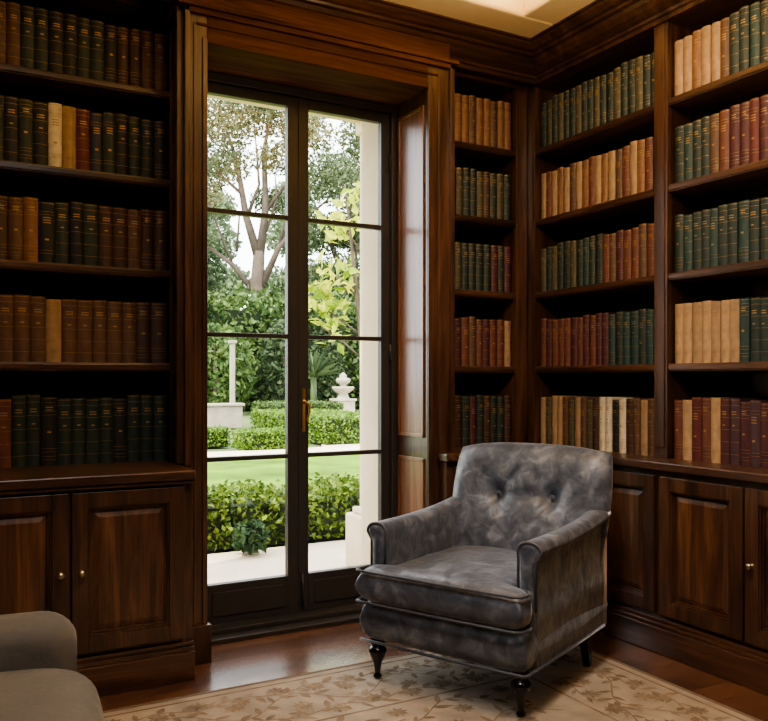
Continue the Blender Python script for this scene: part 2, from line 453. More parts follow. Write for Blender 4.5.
# base cabinets
def cab_door(cab, org, mp, a0, a1, z0, z1, knob):
    def B(mb, p0, p1, d0, d1, q0, q1): mbox(mb, mp, p0, p1, d0, d1, q0, q1)
    w = 0.06
    mb = MB()
    B(mb, a0, a0 + w, 0.0, 0.024, z0, z1); B(mb, a1 - w, a1, 0.0, 0.024, z0, z1)
    B(mb, a0 + w, a1 - w, 0.0, 0.024, z0, z0 + w); B(mb, a0 + w, a1 - w, 0.0, 0.024, z1 - w, z1)
    for k, dd in ((0.0, 0.019), (0.008, 0.011)):
        p0, p1, q0, q1 = a0 + w + k, a1 - w - k, z0 + w + k, z1 - w - k
        B(mb, p0, p0 + 0.008, 0, dd, q0, q1); B(mb, p1 - 0.008, p1, 0, dd, q0, q1)
        B(mb, p0, p1, 0, dd, q0, q0 + 0.008); B(mb, p0, p1, 0, dd, q1 - 0.008, q1)
    d = mb.build('cabinet_door', WZ, cab, org, bevel=0.0025)
    g = w + 0.014; e = 0.026
    P = [mp(a, dd, z) for (dd, k) in ((0.001, 0), (0.002, 0.004), (0.010, e), (0.0105, e + 0.004)) for (a, z) in ((a0 + g + k, z0 + g + k), (a1 - g - k, z0 + g + k), (a1 - g - k, z1 - g - k), (a0 + g + k, z1 - g - k))]
    fs = [(12, 13, 14, 15), (3, 2, 1, 0)]
    for r in range(3):
        for i in range(4):
            j = (i + 1) % 4
            fs.append((r * 4 + i, r * 4 + j, r * 4 + 4 + j, r * 4 + 4 + i))
    mb = MB(); mb.add(P, fs); mb.build('door_panel', WP, d, org)
    if knob is not None:
        c = mp(knob, 0.024, 0.475)
        M = Matrix.Rotation(PI / 2, 4, 'X') if mp(0, 1, 0)[0] == mp(0, 0, 0)[0] else Matrix.Rotation(-PI / 2, 4, 'Y')
        mb = MB(); mb.lathe([(0.010, 0), (0.010, 0.003), (0.005, 0.005), (0.005, 0.014), (0.011, 0.018), (0.0135, 0.024), (0.010, 0.030), (0.002, 0.032)], c, 16, M)
        k = mb.build('knob', STEEL, d, org); k['label'] = 'small round metal knob'
def mapCB(a, d, z): return (a, 3.235 - d, z)
def mapCC(a, d, z): return (a, 3.305 - d, z)
def mapCR(a, d, z): return (2.795 - d, a, z)
def plinth(mb, mp, a0, a1, top=0.15):
    mbox(mb, mp, a0, a1, -0.02, 0.04, 0, 0.115); mbox(mb, mp, a0, a1, -0.02, 0.03, 0.115, 0.132); mbox(mb, mp, a0, a1, -0.02, 0.018, 0.132, top)

loc = (0.2, 3.55, 0)
cab = empty('base_cabinet', loc); tag(cab, 'dark walnut base cabinet with panelled doors left of the French door', 'cabinet')
mb = MB(); mb.box(-0.54, 0.895, 3.235, 3.94, 0.02, 0.784); mb.build('body', WZ, cab, loc, bevel=0.004)
mb = MB(); plinth(mb, mapCB, -0.54, 0.895); mb.build('plinth', WX, cab, loc, bevel=0.004)
for a0, a1, kn in ((-0.44, -0.02, None), (0.0, 0.422, 0.39), (0.432, 0.855, 0.464)):
    cab_door(cab, loc, mapCB, a0, a1, 0.168, 0.775, kn)

loc = (2.5, 3.6, 0)
cab = empty('base_cabinet', loc); tag(cab, 'walnut base cabinet at the corner right of the French door, behind the velvet armchair', 'cabinet')
mb = MB(); mb.prism([(2.165, 3.305), (2.79, 3.305), (2.79, 3.94), (2.27, 3.94), (2.27, 3.37), (2.165, 3.37)], 0.02, 0.8); mb.build('body', WZ, cab, loc, bevel=0.004)
mb = MB(); plinth(mb, mapCC, 2.165, 2.75); mb.build('plinth', WX, cab, loc, bevel=0.004)
cab_door(cab, loc, mapCC, 2.2, 2.7, 0.168, 0.775, None)

loc = (3.0, 2.45, 0)
cab = empty('base_cabinet', loc); tag(cab, 'long walnut base cabinet with panelled doors along the right-hand wall', 'cabinet')
mb = MB(); mb.box(2.795, 3.245, 1.67, 3.94, 0.02, 0.8); mb.build('body', WZ, cab, loc, bevel=0.004)
mb = MB(); plinth(mb, mapCR, 1.67, 3.26); mb.build('plinth', WY, cab, loc, bevel=0.004)
for a0, a1, kn in ((2.56, 2.985, None), (2.108, 2.53, None), (1.675, 2.098, 2.064)):
    cab_door(cab, loc, mapCR, a0, a1, 0.168, 0.775, kn)

# ------------------------------------------------------------------ books
BC = {'dark green': (46, 58, 51), 'teal green': (47, 70, 65), 'black': (38, 40, 39), 'brown': (102, 76, 58), 'dark brown': (76, 55, 44),
      'tan': (168, 138, 104), 'cream': (218, 206, 178), 'orange brown': (138, 100, 71), 'red brown': (112, 69, 54), 'maroon': (86, 47, 49),
      'dark red': (102, 48, 45), 'olive': (86, 80, 59), 'navy': (46, 54, 68), 'plum': (82, 59, 63), 'peach': (184, 152, 114)}
LEATHER = {k: simple('leather_' + k.replace(' ', '_'), v, 0.5, 0, 0.22, 30, 0.25, 220) for k, v in BC.items()}
BW, BH, BD = 0.05, 0.27, 0.19
def curve(off, w=BW):
    pts = []
    for i in range(9):
        x = -1 + 2 * i / 8
        pts.append((x * (w / 2) * 0.999, -0.010 * (1 - x * x) - off))
    return pts
BANDS = {0: [0.035, 0.085, 0.135, 0.185, 0.235], 1: [0.05, 0.22], 2: [0.03, 0.06, 0.205, 0.24]}
def cover_mesh(des):
    mb = MB()
    out = [(-BW / 2, BD)] + curve(0) + [(BW / 2, BD)]
    t = 0.003
    inn = [(BW / 2 - t, BD)] + [(x * (1 - 2 * t / BW), y + t) for x, y in curve(0)[::-1]] + [(-BW / 2 + t, BD)]
    mb.prism(out + inn, 0, BH, 0, False)
    for z in BANDS[des]:
        mb.prism(curve(0.0014) + [(x * 0.96, y + 0.004) for x, y in curve(0)[::-1]], z - 0.003, z + 0.003)
    def strip(z0, z1, f0=-1.0, f1=1.0):
        i0 = int(round((f0 + 1) * 4)); i1 = int(round((f1 + 1) * 4))
        c = curve(0.0006)[i0:i1 + 1]; c2 = [(x * 0.98, y + 0.002) for x, y in curve(0)[i0:i1 + 1]]
        mb.prism(c + c2[::-1], z0, z1, 1)
    for z in BANDS[des]:
        strip(z + 0.006, z + 0.0070)
        if des != 0: strip(z - 0.0070, z - 0.006)
    strip(BH - 0.0075, BH - 0.006)
    if des == 0:
        for z in (0.203, 0.213): strip(z, z + 0.004, -0.5, 0.5)
        strip(0.157, 0.162, -0.25, 0.25)
    elif des == 1:
        for z in (0.176, 0.187, 0.198): strip(z, z + 0.004, -0.5, 0.5)
        strip(0.1, 0.108, -0.25, 0.25)
    else:
        for z in (0.216, 0.226): strip(z, z + 0.0035, -0.5, 0.5)
        strip(0.128, 0.136, -0.25, 0.25)
    return mb
def meshdata(mb, name, mat, recalc=True):
    o = mb.build(name, mat, None, (0, 0, 0), recalc=recalc)
    me = o.data
    bpy.data.objects.remove(o)
    return me
PAGES = meshdata(MB().box(-BW / 2 + 0.0032, BW / 2 - 0.0032, 0.003, BD - 0.004, 0.004, BH - 0.004), 'page_block', PAGE)
COVERS = {}
for d in BANDS:
    base = meshdata(cover_mesh(d), 'cover', [LEATHER['brown'], GILT])
    for k in BC:
        me = base.copy(); me.materials[0] = LEATHER[k]; COVERS[(d, k)] = me
ORD = ['', 'first', 'second', 'third', 'fourth', 'fifth', 'sixth', 'seventh', 'eighth', 'ninth', 'tenth', 'eleventh', 'twelfth', 'thirteenth', 'fourteenth',
       'fifteenth', 'sixteenth', 'seventeenth', 'eighteenth', 'nineteenth', 'twentieth', 'twenty-first', 'twenty-second', 'twenty-third', 'twenty-fourth', 'twenty-fifth', 'twenty-sixth', 'twenty-seventh', 'twenty-eighth', 'twenty-ninth', 'thirtieth']
def put_book(loc, rz, w, h, col, des, label, group):
    r = bpy.data.objects.new('book', None); r.empty_display_size = 0.05
    COL.objects.link(r)
    r.location = loc; r.rotation_euler = (0, 0, rz); r.scale = (w / BW, 1, h / BH)
    tag(r, label, 'book', group)
    for nm, me in (('cover', COVERS[(des, col)]), ('page_block', PAGES)):
        o = bpy.data.objects.new(nm, me); COL.objects.link(o); o.parent = r
SHN = ['top shelf', 'second shelf', 'middle shelf', 'fourth shelf', 'bottom shelf']
ROWZ = [2.49, 2.095, 1.69, 1.275, WT]
def expand(s):
    abbr = {'G': 'dark green', 'T': 'teal green', 'K': 'black', 'B': 'brown', 'D': 'dark brown', 'N': 'tan', 'C': 'cream', 'O': 'orange brown',
            'R': 'red brown', 'M': 'maroon', 'E': 'dark red', 'L': 'olive', 'V': 'navy', 'P': 'plum', 'H': 'peach'}
    return [abbr[q] for q in s]
def row(kind, ri, cols, start, end, wid, hei, case, ref):
    cols = expand(cols)
    a = start; i = 0
    des = random.choice([0, 1, 2])
    prev = None
    while True:
        col = cols[i % len(cols)]
        if col != prev: des = random.choice([0, 0, 1, 2]); hh = hei * random.uniform(0.97, 1.03); ww = wid * random.uniform(0.94, 1.06)
        prev = col
        w = ww * random.uniform(0.95, 1.05); h = hh * random.uniform(0.99, 1.01)
        if a - w - 0.0015 < end: break
        c = a - w / 2 - 0.0008
        a -= w + 0.0016
        i += 1
        dep = random.uniform(0, 0.008)
        z = ROWZ[ri] + 0.0003
        lab = '%s book, %s from the %s, %s of the %s' % (col, ORD[i], ref, SHN[ri], case)
        if kind == 'B': loc = (c, 3.65 + dep, z); rz = 0
        else: loc = (2.95 + dep, c, z); rz = -PI / 2
        put_book(loc, rz, w, h, col, des, lab, 'books on the %s of the %s' % (SHN[ri], case))
for ri, cols, w, h in ((0, 'BBDDKGGKKGGBBBKGG', 0.054, 0.262), (1, 'KGGKGVENCKGKGGVKG', 0.055, 0.265), (2, 'DDBDDGKGKOBDBDDGK', 0.058, 0.265),
                       (3, 'DDBBBBBNBBBDBBBB', 0.062, 0.27), (4, 'GGGKGGGGKGGRRGG', 0.058, 0.29)):
    row('B', ri, cols, 0.892, -0.49, w, h, 'left bookcase', 'door')
for ri, cols, w, h in ((0, 'OOBOOBOOB', 0.048, 0.27), (1, 'GLGDLGGLDG', 0.046, 0.265), (2, 'MGMGGGGLGG', 0.046, 0.265), (3, 'NRRMRBRMRB', 0.046, 0.265), (4, 'DGGDGMGDGG', 0.048, 0.275)):
    row('B', ri, cols, 2.83, 2.315, w, h, 'narrow bookcase', 'corner')
for ri, cols, w, h in ((0, 'GLGLGGLGGLGGLGGLGG', 0.046, 0.262), (1, 'NRNONBNORNONBRNORN', 0.046, 0.255), (2, 'LGLGGLGTGGRBMRRBRR', 0.047, 0.25), (3, 'RMRRRMRMRMMTGTTGTT', 0.046, 0.262), (4, 'NLNNBLNBLDCCKCDBNBN', 0.045, 0.265)):
    row('R', ri, cols, 3.545, 2.695, w, h, 'right bookcase left bay', 'corner')
for ri, cols, w, h in ((0, 'NNONNBGGTGGGTGGTG', 0.047, 0.262), (1, 'GTGGBRMMEMMEGGTG', 0.048, 0.262), (2, 'GTGGTGGTGGTGGTGG', 0.047, 0.262), (3, 'HHNHNHNTGGTGGTGG', 0.048, 0.268), (4, 'RHERHMPMPMMPMRM', 0.048, 0.275)):
    row('R', ri, cols, 2.605, 1.755, w, h, 'right bookcase right bay', 'middle upright')

# ------------------------------------------------------------------ rug
def rug():
    x0, x1, y0, y1 = -1.3, 2.52, -0.6, 3.03
    mb = MB(); z = 0.008
    mb.box(x0, x1, y0, y1, 0.0005, z)
    zz = [z + 0.0006]
    def quad(a0, a1, b0, b1, mi):
        mb.add([(a0, b0, zz[0]), (a1, b0, zz[0]), (a1, b1, zz[0]), (a0, b1, zz[0])], [(0, 1, 2, 3)], mi)
    def frame(i, w, mi):
        quad(x0 + i, x1 - i, y0 + i, y0 + i + w, mi); quad(x0 + i, x1 - i, y1 - i - w, y1 - i, mi)
        quad(x0 + i, x0 + i + w, y0 + i + w, y1 - i - w, mi); quad(x1 - i - w, x1 - i, y0 + i + w, y1 - i - w, mi)
    frame(0.0, 0.02, 1); frame(0.05, 0.012, 2); frame(0.44, 0.012, 2)
    def leaf(px, py, ang, ln, wd, mi):
        zz[0] += 1e-7
        pts = []
        for s in (0, .2, .45, .7, 1): pts.append((s * ln, wd * math.sin(PI * s ** 0.8)))
        for s in (.7, .45, .2): pts.append((s * ln, -wd * math.sin(PI * s ** 0.8)))
        ca, sa = math.cos(ang), math.sin(ang)
        mb.add([(px + x * ca - y * sa, py + x * sa + y * ca, zz[0] + 0.0004) for x, y in pts], [list(range(len(pts)))], mi)
    def ribbon(pts, w, mi):
        vs = []; fs = []
        for i, p in enumerate(pts):
            q = pts[min(i + 1, len(pts) - 1)]; r = pts[max(i - 1, 0)]
            t = Vector((q[0] - r[0], q[1] - r[1])).normalized()
            vs += [(p[0] - t.y * w / 2, p[1] + t.x * w / 2, z + 0.0007), (p[0] + t.y * w / 2, p[1] - t.x * w / 2, z + 0.0007)]
        for i in range(len(pts) - 1): fs.append((2 * i, 2 * i + 1, 2 * i + 3, 2 * i + 2))
        mb.add(vs, fs, mi)
    def vine(P, Q, amp, per):
        P = Vector(P); Q = Vector(Q); D = Q - P; Ln = D.length; D.normalize(); N = Vector((-D.y, D.x))
        k = int(Ln / 0.02)
        pts = []
        for i in range(k + 1):
            s = Ln * i / k
            p = P + D * s + N * amp * math.sin(2 * PI * s / per)
            pts.append((p.x, p.y))
        ribbon(pts, 0.006, 2)
        base = math.atan2(D.y, D.x)
        for i in range(2, k - 2, 2):
            s = Ln * i / k
            sl = math.atan(amp * 2 * PI / per * math.cos(2 * PI * s / per))
            sd = 1 if (i // 2) % 2 else -1
            leaf(pts[i][0], pts[i][1], base + sl + sd * random.uniform(0.5, 1.2), random.uniform(0.045, 0.08), random.uniform(0.008, 0.016), random.choice([2, 2, 3]))
        s = per / 4
        while s < Ln:
            sg = 1 if math.sin(2 * PI * s / per) > 0 else -1
            c = P + D * s - N * amp * 0.7 * sg
            for j in range(9): leaf(c.x, c.y, j * 2 * PI / 9, 0.042, 0.010, 3 if j % 2 else 2)
            s += per / 2
    vine((x0 + 0.1, y1 - 0.25), (x1 - 0.1, y1 - 0.25), 0.07, 0.45)
    vine((x0 + 0.1, y1 - 0.14), (x1 - 0.1, y1 - 0.14), 0.02, 0.3)
    vine((x0 + 0.1, y1 - 0.37), (x1 - 0.1, y1 - 0.37), 0.02, 0.3)
    vine((x1 - 0.25, y1 - 0.5), (x1 - 0.25, y0 + 0.1), 0.07, 0.45)
    vine((x1 - 0.14, y1 - 0.5), (x1 - 0.14, y0 + 0.1), 0.02, 0.3)
    vine((x1 - 0.37, y1 - 0.5), (x1 - 0.37, y0 + 0.1), 0.02, 0.3)
    vine((x0 + 0.25, y1 - 0.5), (x0 + 0.25, y0 + 0.1), 0.07, 0.45)
    for r in range(13):
        yy = y1 - 0.56 - r * 0.19
        vine((x0 + 0.55 + 0.14 * (r % 2), yy), (x1 - 0.55, yy), 0.06, 0.46)
    m0 = simple('rug_beige', (178, 163, 144), 0.95, 0, 0.22, 9, 0.5, 350, 0.1, 0.3)
    m1 = simple('rug_edge', (130, 115, 99), 0.95, 0, 0.1, 30, 0.3, 300, 0.1)
    m2 = simple('rug_brown', (144, 127, 108), 0.95, 0, 0.3, 14, 0.3, 300, 0.1)
    m3 = simple('rug_taupe', (159, 143, 124), 0.95, 0, 0.3, 14, 0.3, 300, 0.1)
    o = mb.build('rug', [m0, m1, m2, m3], None, (0.6, 1.2, 0), recalc=False)
    tag(o, 'beige floral rug with brown vine border under the armchairs', 'rug')
rug()

# ------------------------------------------------------------------ armchairs
def arm_loft(mb, xin, xout, zt, zb, y0, y1, r, sgn, flare=0.0, R=0.03, rise=0.0):
    cx = (xin + xout) / 2; cz = zt - r
    sec = [(xin, zb), (xin, zb + (cz - zb) * 0.5), (xin, cz - 0.02)]
    for k in range(13):
        a = PI - PI * k / 12
        sec.append((cx + flare / 2 + (r + flare / 2) * math.copysign(abs(math.cos(a)) ** 0.9, math.cos(a)), cz + r * math.sin(a) ** 0.9 if math.sin(a) > 1e-6 else cz))
    sec += [(xout, cz - 0.03), (xout, zb + (cz - zb) * 0.5), (xout, zb)]
    n = len(sec)
    st = []
    for k in range(8):
        a = PI / 2 * k / 7
        st.append((y0 + R * (1 - math.sin(a)), R * (1 - math.cos(a))))
    st = st[::-1]
    m = 14
    for k in range(1, m + 1): st.append((y0 + R + (y1 - y0 - R) * k / m, 0))
    vs = []; fs = []
    for y, ins in st:
        q = max(0, (y - y0) / (y1 - y0))
        up = rise * q ** 3
        for x, z in sec:
            dx = x - cx; dz = z - (zt + zb) / 2
            kx = 1 - min(ins, (xout - xin) * 0.3) / ((xout - xin) / 2 + 0.03); kz = 1 - ins / ((zt - zb) / 2 + 0.05)
            if dz < 0: kz = 1
            vs.append((sgn * (cx + dx * kx), y, (zt + zb) / 2 + dz * kz + (up if dz > 0 else 0)))
    for s in range(len(st) - 1):
        for i in range(n):
            j = (i + 1) % n
            fs.append((s * n + i, s * n + j, (s + 1) * n + j, (s + 1) * n + i))
    fs.append(list(range(n))); fs.append(list(range((len(st) - 1) * n, len(st) * n))[::-1])
    mb.add(vs, fs, 0, True)
    return [(sgn * x, y0 + 0.012, z) for x, z in sec]

def turned_leg(mb, x, y, h, z0=0.0):
    mb.lathe([(0.012, z0), (0.017, 0.005), (0.018, 0.010), (0.011, 0.018), (0.0115, 0.03), (0.017, h * 0.40), (0.028, h * 0.56), (0.037, h * 0.70), (0.036, h * 0.77), (0.026, h * 0.84), (0.017, h * 0.88), (0.030, h * 0.91), (0.034, h * 0.95), (0.030, h), (0.030, h + 0.02)], (x, y, 0), 22)

ch = empty('armchair', (1.953, 2.692, 0.0095), math.radians(-64.7))
tag(ch, 'charcoal crushed velvet armchair with buttoned back and turned dark legs', 'armchair')
mb = MB(); pillow(mb, 0.728, 0.79, 0.16, 26, 26, Matrix.Translation((0, 0.018, 0.24)), 0.01, 30); mb.build('seat_base', VELVET, ch, weld=True)
mb = MB(); mb.tube([(-0.355, -0.375, 0.164), (0, -0.378, 0.162), (0.355, -0.375, 0.164), (0.364, -0.36, 0.164), (0.366, -0.2, 0.164), (0.366, 0.36, 0.164)], 0.006, 8); mb.build('base_piping', PIPING, ch)
def crown(x, y): return 0.022 * math.cos(x * 3.6) * math.cos(y * 3.6) + 0.003 * math.sin(x * 13 + 2 * math.sin(y * 11)) * math.sin(y * 14)
Mc = Matrix.Translation((0, -0.07, 0.382))
def warpS(x, y, z):
    yw = y - 0.07
    s = min(1, max(0, (yw + 0.325) / 0.04)); s = s * s * (3 - 2 * s)
    return (x * (1 - 0.23 * s), y, z)
mb = MB(); pillow(mb, 0.732, 0.68, 0.136, 44, 48, Mc, 0.025, 18, warpS, crown); cu = mb.build('seat_cushion', VELVET, ch, weld=True)
mb = MB()
for zz in (0.321, 0.442):
    pts = []
    for x, y in ((-0.285, -0.297), (-0.34, -0.311), (-0.360, -0.33), (-0.364, -0.365), (-0.357, -0.395), (-0.33, -0.407), (0.0, -0.411), (0.33, -0.407), (0.357, -0.395), (0.364, -0.365), (0.360, -0.33), (0.34, -0.311), (0.285, -0.297)):
        pts.append((x, y, zz))
    mb.tube(pts, 0.0055, 8)
mb.build('piping', PIPING, cu)
for sg in (-1, 1):
    mb = MB(); sec = arm_loft(mb, 0.294, 0.362, 0.616, 0.164, -0.298, 0.40, 0.036, sg, 0.018, 0.026, 0.045)
    a = mb.build('arm', VELVET, ch, weld=True)
    mb = MB(); mb.tube([(x + 0.0, y - 0.006, z - 0.004) for x, y, z in sec[1:-1]], 0.006, 8); mb.build('piping', PIPING, a)
ang = math.radians(14)
MBk = Matrix.Translation((0, 0.394, 0.536)) @ Matrix(((1, 0, 0, 0), (0, math.sin(ang), -math.cos(ang), 0), (0, math.cos(ang), math.sin(ang), 0), (0, 0, 0, 1)))
BT = [(-0.13, 0.13), (0.13, 0.13)]
def tuft(x, y):
    z = 0.046 * math.cos(x * 3.6) * math.cos(y * 2.8)
    for bx, by in BT:
        r2 = (x - bx) ** 2 + (y - by) ** 2
        z -= 0.024 * math.exp(-r2 / 0.0016) + 0.030 * math.exp(-r2 / 0.014)
        for dx, dy in ((0.8, 0.9), (-0.8, 0.9), (0.5, -1), (-0.5, -1)):
            l = math.hypot(dx, dy); ux, uy = dx / l, dy / l
            t = (x - bx) * ux + (y - by) * uy
            if 0 < t < 0.24:
                d = (x - bx) * uy - (y - by) * ux
                z -= 0.014 * (1 - t / 0.24) * math.exp(-d * d / 0.0004)
    if abs(x) < 0.13: z -= 0.012 * math.exp(-(y - 0.13) ** 2 / 0.0006)
    return z
def warpB(x, y, z):
    k = 1 + 0.03 * math.tanh((y - 0.05) * 8)
    return (x * k, y - 0.022 * (x / 0.36) ** 4 * (1 if y > 0 else 0), z + 0.03 * (abs(x) / 0.37) ** 2.5)
mb = MB(); pillow(mb, 0.75, 0.75, 0.155, 60, 60, MBk, 0.09, 7, warpB, tuft)
bk = mb.build('backrest', VELVET, ch, weld=True)
mb = MB(); pillow(mb, 0.72, 0.33, 0.12, 20, 16, Matrix.Translation((0, 0.365, 0.325)) @ Matrix(((1, 0, 0, 0), (0, 0.1, -1, 0), (0, 1, 0.1, 0), (0, 0, 0, 1))), 0.02, 14)
mb.build('outside_back', VELVET, ch, weld=True)
for bx, by in BT:
    p = MBk @ Vector((bx, by, 0.0775 + tuft(bx, by) + 0.003))
    mb = MB(); mb.lathe([(0.002, -0.005), (0.009, -0.003), (0.011, 0.0), (0.008, 0.003), (0.002, 0.004)], tuple(p), 14, Matrix.Rotation(math.radians(75), 4, 'X'))
    mb.build('button', PIPING, bk)
for (x, y) in ((-0.315, -0.315), (0.315, -0.315)):
    mb = MB(); turned_leg(mb, x, y, 0.152); mb.build('leg', WD, ch)
for (x, y) in ((-0.315, 0.27), (0.315, 0.27)):
    mb = MB()
    c0 = (x, y + 0.03); c1 = (x, y)
    vs = [(c0[0] + a * 0.014, c0[1] + b * 0.014, 0) for a, b in ((-1, -1), (1, -1), (1, 1), (-1, 1))] + [(c1[0] + a * 0.024, c1[1] + b * 0.024, 0.175) for a, b in ((-1, -1), (1, -1), (1, 1), (-1, 1))]
    mb.add(vs, [(3, 2, 1, 0), (4, 5, 6, 7), (0, 1, 5, 4), (1, 2, 6, 5), (2, 3, 7, 6), (3, 0, 4, 7)])
    mb.build('leg', WD, ch, bevel=0.004)

c2 = empty('armchair', (-0.09, 1.80, 0.0095), math.radians(83))
tag(c2, 'plain grey upholstered armchair cut off at the lower left corner', 'armchair')
mb = MB(); pillow(mb, 0.90, 0.74, 0.22, 20, 20, Matrix.Translation((0, 0.03, 0.23)), 0.03, 12); mb.build('seat_base', LINEN, c2, weld=True)
mb = MB(); pillow(mb, 0.67, 0.68, 0.22, 28, 28, Matrix.Translation((0, -0.06, 0.415)), 0.05, 7, None, lambda x, y: 0.015 * math.cos(x * 3) * math.cos(y * 3)); mb.build('seat_cushion', LINEN, c2, weld=True)
for sg in (-1, 1):
    mb = MB(); arm_loft(mb, 0.315, 0.465, 0.615, 0.12, -0.345, 0.36, 0.075, sg, 0.01, 0.085); mb.build('arm', LINEN, c2, weld=True)
M2 = Matrix.Translation((0, 0.36, 0.55)) @ Matrix(((1, 0, 0, 0), (0, math.sin(ang), -math.cos(ang), 0), (0, math.cos(ang), math.sin(ang), 0), (0, 0, 0, 1)))
mb = MB(); pillow(mb, 0.9, 0.72, 0.2, 24, 24, M2, 0.06, 7, None, lambda x, y: 0.03 * math.cos(x * 3) * math.cos(y * 3)); mb.build('backrest', LINEN, c2, weld=True)
for x, y in ((-0.4, -0.28), (0.4, -0.28), (-0.4, 0.34), (0.4, 0.34)):
    mb = MB(); turned_leg(mb, x, y, 0.12); mb.build('leg', WD, c2)

# ------------------------------------------------------------------ garden
tag(MB().box(-40, 70, 4.1, 90, -0.2, -0.03).build('ground', SOIL), kind='structure')
mb = MB(); mb.box(-3, 8, 3.8, 5.45, -0.1, 0.0)
tag(mb.build('terrace', PAVE), kind='structure')
tag(MB().box(-6, 12, 6.1, 12.2, -0.1, 0.0).build('lawn', LAWN), kind='structure')
mb = MB(); mb.prism([(-6, 12.2), (16, 12.2), (16, 12.9), (9.2, 13.4), (13.5, 24), (10.5, 24), (6.0, 13.2), (-6, 13.0)], -0.1, 0.003)
tag(mb.build('garden_path', PAVE), kind='structure')

pt = empty('stone_portico', (1.5, 4.45, 0)); tag(pt, 'cream stone portico pier and lintel just outside the French door', 'portico')
OP = (1.5, 4.45, 0)
for xa, xb in ((2.375, 2.78), (0.25, 0.62)):
    mb = MB(); mb.box(xa, xb, 4.27, 4.65, 0.3, 2.86); mb.box(xa - 0.02, xb + 0.02, 4.25, 4.67, 2.78, 2.86)
    p = mb.build('pier', STONE, pt, OP, bevel=0.008)
    mb = MB(); mb.box(xa - 0.07, xb + 0.08, 4.2, 4.72, 0.0, 0.34); mb.box(xa - 0.035, xb + 0.04, 4.23, 4.69, 0.34, 0.38)
    mb.build('plinth', STONE, p, OP, bevel=0.012)
mb = MB(); mb.box(0.2, 2.83, 4.25, 4.67, 2.86, 3.15); mb.build('lintel', STONE, pt, OP, bevel=0.008)

def leafcloud(mb, pts, size, asp=0.55, mi=0, up=0.0):
    for p in pts:
        d = Vector((random.gauss(0, 1), random.gauss(0, 1), random.gauss(up, 1)))
        if d.length < 1e-3: d = Vector((1, 0, 0))
        d.normalize()
        e = d.cross(Vector((random.gauss(0, 1), random.gauss(0, 1), random.gauss(0, 1))))
        if e.length < 1e-3: continue
        e.normalize()
        nrm = d.cross(e)
        L_ = size * random.uniform(0.7, 1.25); W = L_ * asp / 2
        p = Vector(p)
        mb.add([p - d * L_ / 2, p + e * W + nrm * W * 0.3, p + d * L_ / 2, p - e * W + nrm * W * 0.3], [(0, 1, 2, 3)], mi)

def hedge(label, x0, x1, y0, y1, h, n, size, mat, rough=0.05, group=None, name='hedge', z0=0.0, wave=0.0):
    loc = ((x0 + x1) / 2, (y0 + y1) / 2, z0)
    mb = MB()
    e = max(size * 0.5, 0.03)
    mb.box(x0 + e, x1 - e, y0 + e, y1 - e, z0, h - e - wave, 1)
    w, d = x1 - x0, y1 - y0
    areas = [w * d, w * h, w * h, d * h, d * h]
    pts = []
    for _ in range(n):
        k = random.choices(range(5), areas)[0]
        a, b = random.random(), random.random()
        j = random.gauss(0, rough)
        hh = h + wave * math.sin((x0 + a * w) * 7.3) * math.sin((x0 + a * w) * 2.9 + 1)
        if k == 0: p = (x0 + a * w, y0 + b * d, hh + j)
        elif k == 1: p = (x0 + a * w, y0 + j, z0 + b * (hh - z0))
        elif k == 2: p = (x0 + a * w, y1 + j, z0 + b * (hh - z0))
        elif k == 3: p = (x0 + j, y0 + a * d, z0 + b * (h - z0))
        else: p = (x1 + j, y0 + a * d, z0 + b * (h - z0))
        pts.append((p[0], p[1], max(p[2], z0 + size * 0.55)))
    leafcloud(mb, pts, size, 0.6)
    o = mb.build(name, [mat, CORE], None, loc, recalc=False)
    tag(o, label, 'hedge', group)
    return o
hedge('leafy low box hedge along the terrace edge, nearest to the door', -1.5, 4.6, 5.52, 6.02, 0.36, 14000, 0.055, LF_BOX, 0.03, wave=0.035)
hedge('low clipped hedge left of the garden path, beside the pool wall', 2.8, 4.55, 14.0, 14.6, 0.32, 3500, 0.06, LF_CLIP, 0.015)
hedge('low clipped hedge beyond the lawn in front of the garden path', 4.5, 5.7, 13.1, 13.7, 0.31, 3000, 0.06, LF_CLIP, 0.015)
hedge('taller clipped hedge running back towards the stone fountain', 6.2, 7.8, 13.5, 17.5, 0.50, 9000, 0.07, LF_CLIP, 0.015)
hedge('clipped hedge block behind the path near the pool wall', 7.25, 9.0, 18.5, 20.5, 0.6, 4000, 0.09, LF_WALL, 0.02)
hedge('clipped hedge bank beside the fountain at the far end', 13.4, 18, 24.0, 26.0, 0.8, 3500, 0.12, LF_CLIP, 0.03)
hedge('tall green hedge wall closing the garden', 2, 26, 30, 32, 4.3, 20000, 0.3, LF_WALL, 0.28, wave=0.25)

def shrub(label, cx, cy, rx, rz, n, size, mat, name='shrub', cat='shrub'):
    mb = MB(); pts = []
    for _ in range(n):
        u = Vector((random.gauss(0, 1), random.gauss(0, 1), random.gauss(0, 1))).normalized() * (random.uniform(0.35, 1) ** 0.4)
        z = rz * (1 + u.z)
        pts.append((cx + rx * u.x, cy + rx * u.y, max(z, size * 0.6)))
    leafcloud(mb, pts, size, 0.5)
    mb.lathe([(0.05 * rx, 0), (0.05 * rx, rz), (0.02 * rx, rz * 1.5)], (cx, cy, 0), 8, None, 1)
    o = mb.build(name, [mat, BARK], None, (cx, cy, 0), recalc=False)
    tag(o, label, cat)
shrub('dark green leafy plant growing at the foot of the terrace hedge', 1.86, 5.29, 0.12, 0.12, 190, 0.085, LF_BLUE, 'leafy_plant', 'plant')
shrub('broad green shrub in front of the hedge wall, left of the tree', 8.4, 27.5, 1.5, 1.6, 1800, 0.28, LF_WALL)
shrub('dark rounded shrub in front of the hedge wall, right of the tree', 11.0, 27.6, 0.9, 1.7, 1500, 0.26, LF_DARK)
